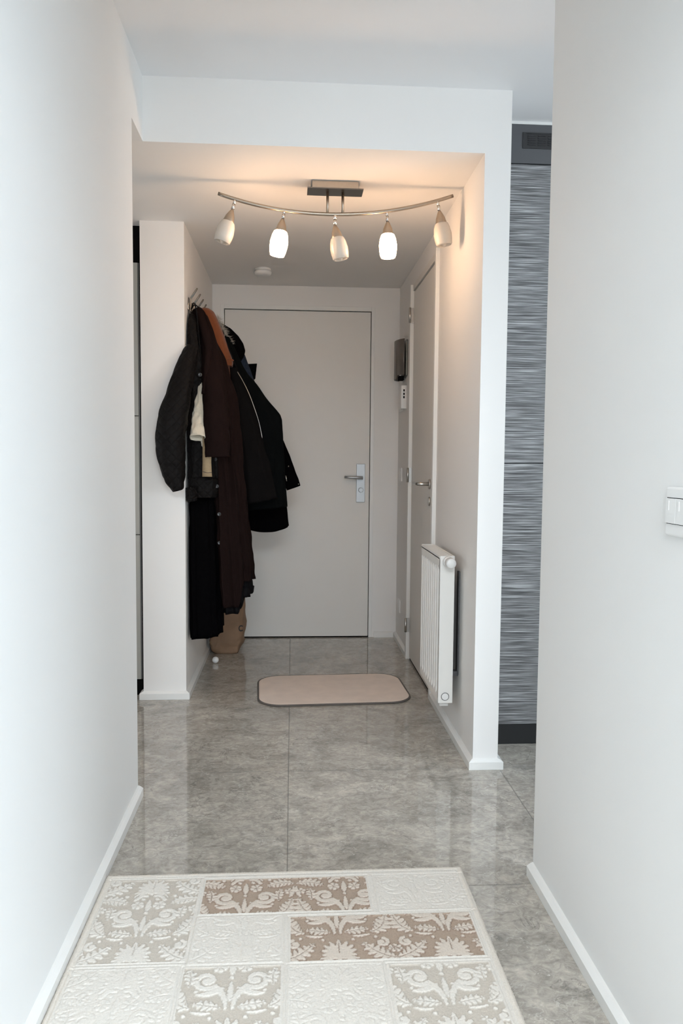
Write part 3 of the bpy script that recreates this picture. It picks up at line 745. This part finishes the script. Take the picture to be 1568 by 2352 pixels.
# ------------------------------------------------------------------ garments
XW = XS2 + .006
def crom(keys, t):
    n = len(keys)-1; f = min(max(t*n, 0), n-1e-6); i = int(f); u = f-i
    p0, p1, p2, p3 = keys[max(i-1, 0)], keys[i], keys[i+1], keys[min(i+2, n)]
    return [.5*((2*b)+(c-a)*u+(2*a-5*b+4*c-d)*u*u+(3*b-a-3*c+d)*u**3) if smooth else b+(c-b)*u for a, b, c, d, smooth in zip(p0, p1, p2, p3, [False]*len(p0))]
def drape(rows, ny=70, na=96, folds=(), wr=.004, seed=0, hem=None, ex=2.3, minx=XW, amp0=.15):
    """rows: (photo y, left x, right x, depth, half depth) measured down the garment -> closed draped body."""
    keys = []
    for y, xl, xr, yc, ry in rows:
        a = P(xl, y, yc); b = P(xr, y, yc)
        x0 = max(a.x, minx); x1 = max(b.x, x0+.012)
        keys.append(((x0+x1)/2, yc, (a.z+b.z)/2, (x1-x0)/2, ry))
    z0, z1 = keys[0][2], keys[-1][2]
    zz = [k[2] for k in keys]
    vs = []; fs = []
    for j in range(ny+1):
        t = j/ny; z = z0+(z1-z0)*t
        i = 0
        while i < len(keys)-2 and z < zz[i+1]: i += 1
        u = (z-zz[i])/(zz[i+1]-zz[i]) if zz[i+1] != zz[i] else 0
        xc, yc, _, rx, ry = [a+(b-a)*u for a, b in zip(keys[i], keys[i+1])]
        for k in range(na):
            th = 2*PI*k/na; c, s = math.cos(th), math.sin(th)
            cx = math.copysign(abs(c)**(2/ex), c); sy = math.copysign(abs(s)**(2/ex), s)
            A = amp0+(1-amp0)*t
            g = 0
            for kk, am, ph, dr in folds:
                w = math.sin(kk*th+ph+dr*t); g += am*A*(1-2*abs(w)**.8)
            q = Vector((cx*rx*8, sy*ry*8, z*5+seed*7.3))
            g += wr*noise.noise(q*2.2)*2 + wr*.8*noise.noise(Vector((q.x*4, q.y*4, q.z*.9)))
            x = xc+cx*(rx+g*min(1, rx/.05)); y = yc+sy*(ry+g*min(1, ry/.05))
            zq = z
            if hem: zq += hem(th)*t**6
            vs.append((max(x, minx+.0005*noise.noise(q)), y, zq))
    n = na
    fs = [(j*n+k, j*n+(k+1) % n, (j+1)*n+(k+1) % n, (j+1)*n+k) for j in range(ny) for k in range(n)]
    # turned-in hem and closed top
    base = vs[ny*n:]
    cx_ = sum(p[0] for p in base)/n; cy_ = sum(p[1] for p in base)/n
    for sc2, dz in ((.93, .004), (.9, .03), (.75, .06)):
        for p in base: vs.append((cx_+(p[0]-cx_)*sc2, cy_+(p[1]-cy_)*sc2, p[2]+dz))
    for r in range(3):
        a = ny*n+r*n; b = a+n
        fs += [(a+k, a+(k+1) % n, b+(k+1) % n, b+k) for k in range(n)]
    m = MB().add(vs, fs, True)
    o = (ny+3)*n
    m.f.append(tuple(o+k for k in range(n))); m.sm.append(False)
    m.f.append(tuple(reversed(range(n)))); m.sm.append(True)
    return m
def sleeve(path, rad, dep, na=40, ny=60, wr=.004, rings=0, ring_amp=.004, seed=0, minx=None, openend=True, ex=2.2):
    """path: (photo x, photo y, depth) down the sleeve; rad: half widths, dep: half depths."""
    pts = [P(*p) for p in path]; n = len(pts)
    def at(t):
        f = min(t*(n-1), n-1-1e-6); i = int(f); u = f-i
        g = lambda q: q[i]+(q[i+1]-q[i])*u
        p0, p1, p2, p3 = pts[max(i-1, 0)], pts[i], pts[i+1], pts[min(i+2, n-1)]
        c = .5*((2*p1)+(p2-p0)*u+(2*p0-5*p1+4*p2-p3)*u*u+(3*p1-p0-3*p2+p3)*u**3)
        return c, g(rad), g(dep)
    vs = []
    for j in range(ny+1):
        t = j/ny; c, r, d = at(t); c2 = at(min(t+.02, 1))[0]; c1 = at(max(t-.02, 0))[0]
        T = (c2-c1).normalized(); Yv = Vector((0, 1, 0)); Yv = (Yv-T*Yv.dot(T)).normalized(); Xv = Yv.cross(T)
        for k in range(na):
            th = 2*PI*k/na; cc, ss = math.cos(th), math.sin(th)
            cc = math.copysign(abs(cc)**(2/ex), cc); ss = math.copysign(abs(ss)**(2/ex), ss)
            q = Vector((cc*2.2, ss*2.2, t*9+seed*5.1))
            g = wr*noise.noise(q)*2
            if rings: g += ring_amp*abs(math.sin(rings*PI*t+1.6*noise.noise(q*.7)+cc*1.2))
            p = c+Xv*cc*(r+g)+Yv*ss*(d+g)
            if minx is not None: p.x = max(p.x, minx)
            vs.append(p)
    n2 = na
    fs = [(j*n2+k, j*n2+(k+1) % n2, (j+1)*n2+(k+1) % n2, (j+1)*n2+k) for j in range(ny) for k in range(n2)]
    base = vs[ny*n2:]; cen = sum(base, Vector())/n2; T = (at(1)[0]-at(.93)[0]).normalized()
    for sc2, dz in ((.9, .0), (.85, -.03), (.8, -.07)):
        for p in base: vs.append(cen+(p-cen)*sc2+T*dz)
    for r_ in range(3):
        a = ny*n2+r_*n2; fs += [(a+k, a+(k+1) % n2, a+n2+(k+1) % n2, a+n2+k) for k in range(n2)]
    m = MB().add(vs, fs, True); o = (ny+3)*n2
    m.f.append(tuple(o+k for k in range(n2))); m.sm.append(False); m.f.append(tuple(reversed(range(n2)))); m.sm.append(True)
    return m
def button(p, r, parent, nrm=(0, -1, 0), mt='button'):
    MB().lathe(p, nrm, [(0, r*.9), (.003, r), (.005, r*.92), (.004, r*.6), (.004, 0)], 18, (True, False)).build('button', M[mt], parent)
def gthing(name, label, y): return thing(name, label, 'coat', (XS2+.02, y, 1.88))

# long black coat, against the wall, lowest hem
g = gthing('long_black_coat', 'long black coat hanging lowest against the wall beside the brown coat', 4.0)
drape([(745, 436, 452, 3.98, .03), (800, 430, 465, 3.98, .05), (950, 428, 485, 3.97, .08), (1090, 428, 498, 3.93, .09), (1160, 428, 500, 3.86, .12), (1250, 429, 506, 3.85, .125), (1400, 431, 510, 3.85, .125), (1450, 432, 513, 3.85, .12)],
      folds=((5, .006, .3, 1.5), (9, .003, 1, -1)), seed=1, ex=4, hem=lambda th: -.018*math.cos(th+2.6)).build('body', M['blackwool'], g)
sleeve([(456, 1280, 3.84), (466, 1360, 3.80), (470, 1420, 3.79), (468, 1464, 3.79)], [.03, .052, .05, .026], [.03, .04, .04, .03], seed=4, minx=XW).build('sleeve', M['blackwool'], g)

# quilted jacket, nearest
g = gthing('quilted_jacket', 'black quilted jacket nearest the camera with sleeve over the wall corner', 3.83)
drape([(722, 434, 446, 3.80, .03), (745, 430, 456, 3.79, .045), (800, 427, 464, 3.77, .055), (860, 424, 474, 3.765, .06), (1000, 424, 500, 3.76, .065), (1095, 424, 503, 3.755, .065), (1100, 424, 502, 3.755, .06)],
      folds=((4, .004, .6, 1), (7, .002, 1, -2)), seed=2, ex=2.6).build('body', M['quilt'], g)
drape([(1096, 425, 500, 3.755, .062), (1104, 424, 503, 3.755, .067), (1120, 425, 500, 3.755, .062), (1126, 424, 502, 3.755, .066), (1142, 425, 498, 3.755, .062)], ny=24, folds=((4, .002, .6, 0),), seed=3, ex=2.6, amp0=1).build('hem_band', M['quilt'], g)
sleeve([(440, 800, 3.70), (425, 850, 3.66), (408, 915, 3.625), (396, 965, 3.61), (392, 1010, 3.60), (394, 1060, 3.60), (401, 1095, 3.60), (409, 1126, 3.605)],
       [.03, .046, .058, .066, .068, .060, .046, .024], [.03, .045, .06, .065, .068, .062, .05, .036], rings=9, ring_amp=.0022, seed=5, ny=90).build('sleeve', M['quilt'], g)
sleeve([(434, 1120, 3.70), (438, 1138, 3.70), (441, 1152, 3.70)], [.03, .034, .02], [.03, .03, .02], seed=9, minx=XW).build('belt_end', M['quilt'], g)

# cream fleece jacket
g = gthing('fleece_jacket', 'cream fleece jacket with beige canvas edge peeking between dark coats', 3.83)
sl = sleeve([(464, 880, 3.72), (460, 925, 3.705), (457, 965, 3.69), (454, 1006, 3.645)], [.012, .026, .034, .037], [.012, .022, .028, .03], wr=.003, seed=6, minx=XW).build('sleeve', M['fleece'], g)
sleeve([(470, 960, 3.70), (471, 1000, 3.69), (472, 1026, 3.675)], [.022, .026, .016], [.016, .016, .010], wr=.002, seed=11).build('cuff_lining', M['fleece'], g)
vs = []
for yy_, xa, xb in ((1000, 465, 486), (1030, 465, 486), (1060, 465, 485), (1085, 464.5, 486), (1095, 464.5, 487)):
    for x_ in (xa, (xa+xb)/2, xb): vs.append(P(x_, yy_, 3.664-(0.004 if x_ == (xa+xb)/2 else 0)))
fs = [(i*3+j, i*3+j+1, i*3+j+4, i*3+j+3) for i in range(4) for j in range(2)]
fp = MB().add(vs, fs, True).build('front_edge', M['canvas'], g)
md = fp.modifiers.new('thick', 'SOLIDIFY'); md.thickness = .006; md.offset = 1
MB().tube([P(465, 1083, 3.657), P(475, 1086, 3.654), P(486, 1085, 3.657)], .0012, 6).build('stitching', M['matedge'], fp)

# long brown coat
def brown_hem(th):
    f = min(1, max(0, (math.cos(th)-.2)/.32)); return -.012*math.sin(th)+.125*f*f*(3-2*f)
g = gthing('long_brown_coat', 'long dark brown wool coat with buttons, centre of the rack', 3.9)
drape([(708, 450, 463, 3.87, .02), (714, 442, 469, 3.87, .032), (735, 437, 482, 3.86, .05), (780, 435, 496, 3.855, .065), (830, 440, 517, 3.855, .085), (900, 457, 542, 3.855, .105), (1000, 476, 553, 3.86, .125), (1100, 488, 561, 3.86, .135), (1200, 492, 571, 3.865, .145), (1300, 497, 578, 3.87, .155), (1388, 502, 582, 3.87, .16)],
      ny=110, na=160, folds=((4, .015, .9, .9), (7, .008, 2.2, -1.0)), wr=.006, seed=3, hem=brown_hem).build('body', M['brownwool'], g)
drape([(1290, 500, 572, 3.88, .13), (1400, 508, 578, 3.885, .142), (1404, 508, 578, 3.885, .142)], ny=10, folds=((4, .015, .9, .9), (7, .006, 2, -1)), seed=3, amp0=1, hem=brown_hem).build('lining', M['lining'], g)
sleeve([(468, 728, 3.86), (478, 785, 3.785), (489, 860, 3.715), (495, 940, 3.68), (498, 1000, 3.665), (499, 1050, 3.66)], [.016, .038, .052, .057, .058, .057], [.02, .036, .042, .044, .042, .04], rings=3, ring_amp=.003, wr=.003, seed=8, ny=80).build('sleeve', M['brownwool'], g)
MB().tube(smooth_path([P(455, 712, 3.83), P(470, 760, 3.76), P(478, 800, 3.72), P(474, 850, 3.69), P(468, 905, 3.675)], 5), [.02]*10+[.017]*6+[.012]*5, 14).build('lapel', M['brownwool'], g)
for bx_, by_, yb in ((443, 801, 3.735), (459, 861, 3.672)):
    button(P(bx_, by_, yb), .0105, g)
for bx_, by_ in ((490, 1055), (494, 1117), (499, 1181), (500, 1247)):
    button(P(bx_+4, by_, 3.722-.0), .010, g)

# rust jacket with hood
g = gthing('rust_jacket', 'rust orange suede jacket with hood showing behind the brown coat', 4.09)
drape([(709, 462, 480, 4.09, .03), (716, 460, 490, 4.09, .05), (735, 466, 501, 4.09, .06), (760, 478, 511, 4.09, .065), (790, 486, 522, 4.09, .065), (815, 490, 531, 4.09, .06), (832, 492, 536, 4.09, .05), (842, 494, 535, 4.09, .04)],
      ny=40, folds=((3, .003, .3, 1),), wr=.004, seed=12).build('hood', M['rust'], g)
drape([(835, 455, 528, 4.10, .045), (900, 455, 530, 4.10, .06), (1020, 456, 535, 4.10, .07), (1080, 458, 538, 4.10, .07)], ny=30, folds=((5, .004, .3, 1),), seed=13).build('body', M['rust'], g)
MB().tube(smooth_path([P(522, 826, 4.04), P(529, 824, 4.035), P(536, 829, 4.04)], 4), .0035, 8).build('hem_seam', M['rust'], g)

# black parka with fur trimmed hood
g = gthing('hooded_parka', 'black parka with pale fur trim on its hood, behind the rust jacket', 4.25)
drape([(742, 497, 508, 4.28, .03), (755, 500, 530, 4.28, .05), (772, 503, 547, 4.28, .06), (790, 506, 557, 4.28, .065), (806, 510, 562, 4.28, .06), (818, 514, 561, 4.28, .05), (832, 516, 552, 4.28, .04)], ny=36, folds=((4, .004, .3, 1),), wr=.005, seed=15).build('hood', M['blackwool'], g)
drape([(825, 512, 548, 4.27, .04), (900, 510, 570, 4.28, .06), (1000, 510, 585, 4.28, .07), (1080, 510, 590, 4.28, .07)], ny=30, seed=16).build('body', M['blackwool'], g)
m = MB(); rnd = random.Random(3)
for i in range(520):
    t = rnd.random(); bp = P(497+34*t+rnd.uniform(-3, 3), 728+62*t+rnd.uniform(-2, 6), 4.20+rnd.uniform(-.02, .05))
    L_ = rnd.uniform(.012, .03); a = rnd.uniform(-.5, 1.7)
    tip = bp+Vector((L_*math.sin(a), rnd.uniform(-.008, .008), L_*math.cos(a)*(1-.6*t)))
    w = Vector((.0007, 0, .0005))
    m.add([bp-w, bp+w, (bp+tip)/2+Vector((.001, 0, .001)), tip], [(0, 1, 2), (0, 2, 3)])
m.build('fur_trim', M['fur'], g)

# denim jacket sliver
g = gthing('denim_jacket', 'dark blue denim jacket edge showing right of the hoods', 4.35)
drape([(800, 520, 552, 4.38, .03), (816, 522, 564, 4.38, .04), (842, 525, 570, 4.38, .045), (870, 528, 582, 4.38, .05), (895, 530, 595, 4.38, .05), (930, 532, 610, 4.38, .05), (1050, 535, 620, 4.38, .055)], ny=50, folds=((6, .003, .3, 1),), seed=17).build('body', M['denim'], g)

# blue-black jacket, widest
g = gthing('blue_black_jacket', 'wide blue-black jacket bulging furthest right toward the front door', 4.22)
drape([(775, 514, 528, 4.20, .03), (820, 518, 548, 4.20, .04), (860, 522, 571, 4.20, .05), (900, 528, 602, 4.20, .06), (930, 530, 626, 4.20, .065), (952, 532, 645, 4.20, .07), (964, 534, 649, 4.20, .07), (1000, 536, 651, 4.20, .075), (1050, 540, 654, 4.20, .08), (1120, 545, 657, 4.20, .085), (1168, 548, 660, 4.20, .085)],
      ny=80, folds=((4, .004, 1.0, .8), (7, .002, 0, 1)), wr=.003, seed=19, ex=2.1, hem=lambda th: .012*math.cos(th)).build('body', M['navy'], g)
MB().tube([P(656, 1092, 4.155), P(658, 1105, 4.155)], .0025, 6).build('zip_pull', M['steel'], g)

# charcoal jacket
g = gthing('charcoal_jacket', 'charcoal wool jacket with silver zip beside the brown coat', 4.08)
drape([(845, 528, 545, 4.06, .02), (880, 530, 560, 4.06, .035), (920, 534, 578, 4.06, .045), (980, 538, 596, 4.06, .05), (1040, 542, 610, 4.06, .055), (1100, 546, 628, 4.06, .06), (1150, 550, 637, 4.06, .06)],
      ny=60, folds=((4, .004, .5, .8),), wr=.004, seed=21, hem=lambda th: .022*math.cos(th)-.006).build('body', M['charcoal'], g)
MB().tube(smooth_path([P(545, 854, 4.02), P(558, 876, 4.01), P(572, 905, 4.0), (P(585, 940, 3.995)), P(595, 972, 3.99), P(602, 1006, 3.99)], 5), .0018, 6).build('zip', M['steel'], g)

# black jacket with rounded hem, furthest
g = gthing('black_rounded_jacket', 'black jacket with rounded hem and snap cuff, furthest along the rack', 4.4)
drape([(838, 530, 560, 4.47, .03), (900, 535, 585, 4.45, .045), (1000, 545, 640, 4.45, .06), (1100, 552, 652, 4.45, .07), (1165, 558, 660, 4.45, .075), (1209, 562, 665, 4.45, .075)], ny=60, folds=((3, .003, .5, .8),), seed=23, ex=2.4,
      hem=lambda th: -.028*(1-math.cos(th)**2)+.004*math.cos(th)).build('body', M['blackwool'], g)
sleeve([(600, 930, 4.42), (628, 1000, 4.42), (654, 1065, 4.42), (674, 1121, 4.42)], [.03, .04, .043, .042], [.03, .035, .036, .034], seed=24, wr=.002).build('sleeve', M['blackwool'], g)
for sx, sy in ((686, 1112), (663, 1071)):
    MB().lathe(P(sx-1, sy, 4.384), (0, -1, 0), [(0, .004), (.002, .0035), (.003, 0)], 12, (True, False)).build('snap', M['chrome'], g)
vs = [P(565, 836, 4.46), P(590, 835, 4.46), P(586, 870, 4.46), P(570, 882, 4.46)]
tb = MB().add(vs+[v+Vector((0, .008, 0)) for v in vs], [(0, 1, 2, 3), (7, 6, 5, 4), (0, 4, 5, 1), (1, 5, 6, 2), (2, 6, 7, 3), (3, 7, 4, 0)]).build('collar_tab', M['blackwool'], g)
MB().lathe(P(582, 851, 4.458), (0, -1, 0), [(0, .003), (.002, 0)], 10, (True, False)).build('snap', M['chrome'], tb)

for o_ in [q for q in bpy.data.objects if q.get('category') == 'coat']:
    b_ = next((c for c in o_.children if c.name.split('.')[0] in ('hood', 'body')), o_.children[0])
    v_ = max((v.co for v in b_.data.vertices), key=lambda c: c.z)
    y_ = min((3.83+.13*i for i in range(6)), key=lambda q: abs(q-v_.y))
    MB().tube(smooth_path([Vector(v_)-Vector((0, 0, .01)), Vector(((v_.x+XS2)/2, (v_.y+y_)/2, max(v_.z+.012, 1.88))), Vector((XS2+.012, y_, 1.892))], 5), .003, 6).build('hanging_loop', M['lining'], o_)
# ------------------------------------------------------------------ paper bag
bag = thing('paper_bag', 'crumpled brown paper bag on the floor under the coats', 'bag', (-.39, 4.62, 0))
rows_ = 26; na = 96; vs = []
for j in range(rows_+1):
    t = j/rows_; z = .0008+.325*t
    hx = .076+.030*min(1, t*5)**.7 if t < .2 else .106-.002*(t-.2); hy = .062+.018*min(1, t*5)
    for k in range(na):
        th = 2*PI*k/na; c, s = math.cos(th), math.sin(th); e = 2/5.0
        cx = math.copysign(abs(c)**e, c); sy = math.copysign(abs(s)**e, s)
        q = Vector((cx*hx*16, sy*hy*16, z*14))
        cr_ = (noise.noise(q)*.017 + abs(noise.noise(q*2.3+Vector((3, 1, 5))))*-.009)*(1.25-.8*t)
        x = -.388+cx*(hx+cr_)-.003; y = 4.615+sy*(hy+cr_)+.02*t
        vs.append((max(x, -.4925 if z < .06 else -.506), y, z+(0 if t == 0 else .004*noise.noise(q*1.4))))
fs = [(j*na+k, j*na+(k+1) % na, (j+1)*na+(k+1) % na, (j+1)*na+k) for j in range(rows_) for k in range(na)]
m = MB().add(vs, fs, True); m.f.append(tuple(reversed(range(na)))); m.sm.append(False)
bo = m.build('paper', M['kraft'], bag); md = bo.modifiers.new('thick', 'SOLIDIFY'); md.thickness = .0015; md.offset = -1
def text_mesh(s, size, name, mt, parent, p, rx=PI/2, rz=0, sx=1):
    cu = bpy.data.curves.new(name, 'FONT'); cu.body = s; cu.size = size; cu.extrude = .0004; cu.align_x = 'CENTER'; cu.align_y = 'CENTER'; cu.offset = .0012
    ob = bpy.data.objects.new(name, cu); COL.objects.link(ob)
    dg = bpy.context.evaluated_depsgraph_get(); me_ = bpy.data.meshes.new_from_object(ob.evaluated_get(dg))
    bpy.data.objects.remove(ob); me_.materials.clear(); me_.materials.append(mt)
    o_ = bpy.data.objects.new(name, me_); COL.objects.link(o_); o_.parent = parent
    o_.location = Vector(p)-parent.location; o_.rotation_euler = (rx, 0, rz); o_.scale = (sx, 1, 1); return o_
text_mesh('C', .05, 'printed_letter', M['ink'], bag, P(552.5, 1444, 4.536), rz=.12, sx=.75)

# ------------------------------------------------------------------ window of the living room and of the kitchen (behind / beside the view)
w1 = MB()
for a, b in ((-2.6, -2.54), (-.03, .03), (2.54, 2.6)): w1.box(a, b, -7.17, -7.12, 0, 2.35)
w1.box(-2.6, 2.6, -7.17, -7.12, 0, .06).box(-2.6, 2.6, -7.17, -7.12, 2.29, 2.35)
struct(w1.build('window_1', M['trim']), 'large living room window', 'window')
w3 = MB()
for a, b in ((-3.4, -3.34), (-1.93, -1.87), (-.46, -.4)): w3.box(3.12, 3.17, a, b, .5, 2.35)
w3.box(3.12, 3.17, -3.4, -.4, .5, .56).box(3.12, 3.17, -3.4, -.4, 2.29, 2.35)
struct(w3.build('window_3', M['trim']), 'side window of the living room', 'window')
w2 = MB().box(3.12, 3.17, .65, .71, .9, 2.3).box(3.12, 3.17, 2.14, 2.2, .9, 2.3).box(3.12, 3.17, .65, 2.2, .9, .96).box(3.12, 3.17, .65, 2.2, 2.24, 2.3)
struct(w2.build('window_2', M['trim']), 'kitchen window', 'window')

# ------------------------------------------------------------------ light
def area(name, loc, target, sx, sy, power, col):
    l = bpy.data.lights.new(name, 'AREA'); l.shape = 'RECTANGLE'; l.size, l.size_y = sx, sy; l.energy = power; l.color = col
    o = bpy.data.objects.new(name, l); COL.objects.link(o); o.location = loc
    o.rotation_euler = (Vector(target)-Vector(loc)).to_track_quat('-Z', 'Z').to_euler(); return o
area('daylight_living', (-1.3, -6.95, 1.15), (.1, 2, 1.1), 2.4, 2.1, 40, (.84, .93, 1))
area('daylight_living_right', (1.3, -6.95, 1.15), (-.3, 3, 1.1), 2.4, 2.1, 148, (.82, .925, 1))
area('daylight_side', (2.98, -1.9, 1.3), (-.5, 1.4, 1.0), 2.8, 1.7, 165, (.70, .86, 1))
area('daylight_kitchen', (3.0, 1.1, 1.5), (.2, 2.6, 1.2), 1.0, 1.3, 40, (.82, .92, 1))
area('living_fill_light', (.15, -.8, 2.46), (.2, -.3, 0), 1.3, 1.8, 142, (.90, .955, 1))  # added overhead fill, no known fixture; brightens floor and, by bounce, ceiling
area('passage_fill_light', (-1.66, 3.42, 1.1), (.7, 3.3, .9), .5, 1.5, 5.5, (.95, .97, 1))  # added fill with no known window, brightens right hall wall and radiator
wl = bpy.data.worlds.new('sky'); S.world = wl; wl.use_nodes = True
bg = wl.node_tree.nodes['Background']; bg.inputs['Color'].default_value = (.80, .89, 1, 1); bg.inputs['Strength'].default_value = 1.2

# ------------------------------------------------------------------ colour
S.view_settings.view_transform = 'Standard'
S.view_settings.look = 'None'
S.view_settings.exposure = .08
S.cycles.use_denoising = True
S.cycles.max_bounces = 7; S.cycles.diffuse_bounces = 5; S.cycles.glossy_bounces = 3; S.cycles.transmission_bounces = 4
S.cycles.use_adaptive_sampling = True; S.cycles.adaptive_threshold = .09; S.cycles.adaptive_min_samples = 20; S.cycles.caustics_reflective = False; S.cycles.caustics_refractive = False
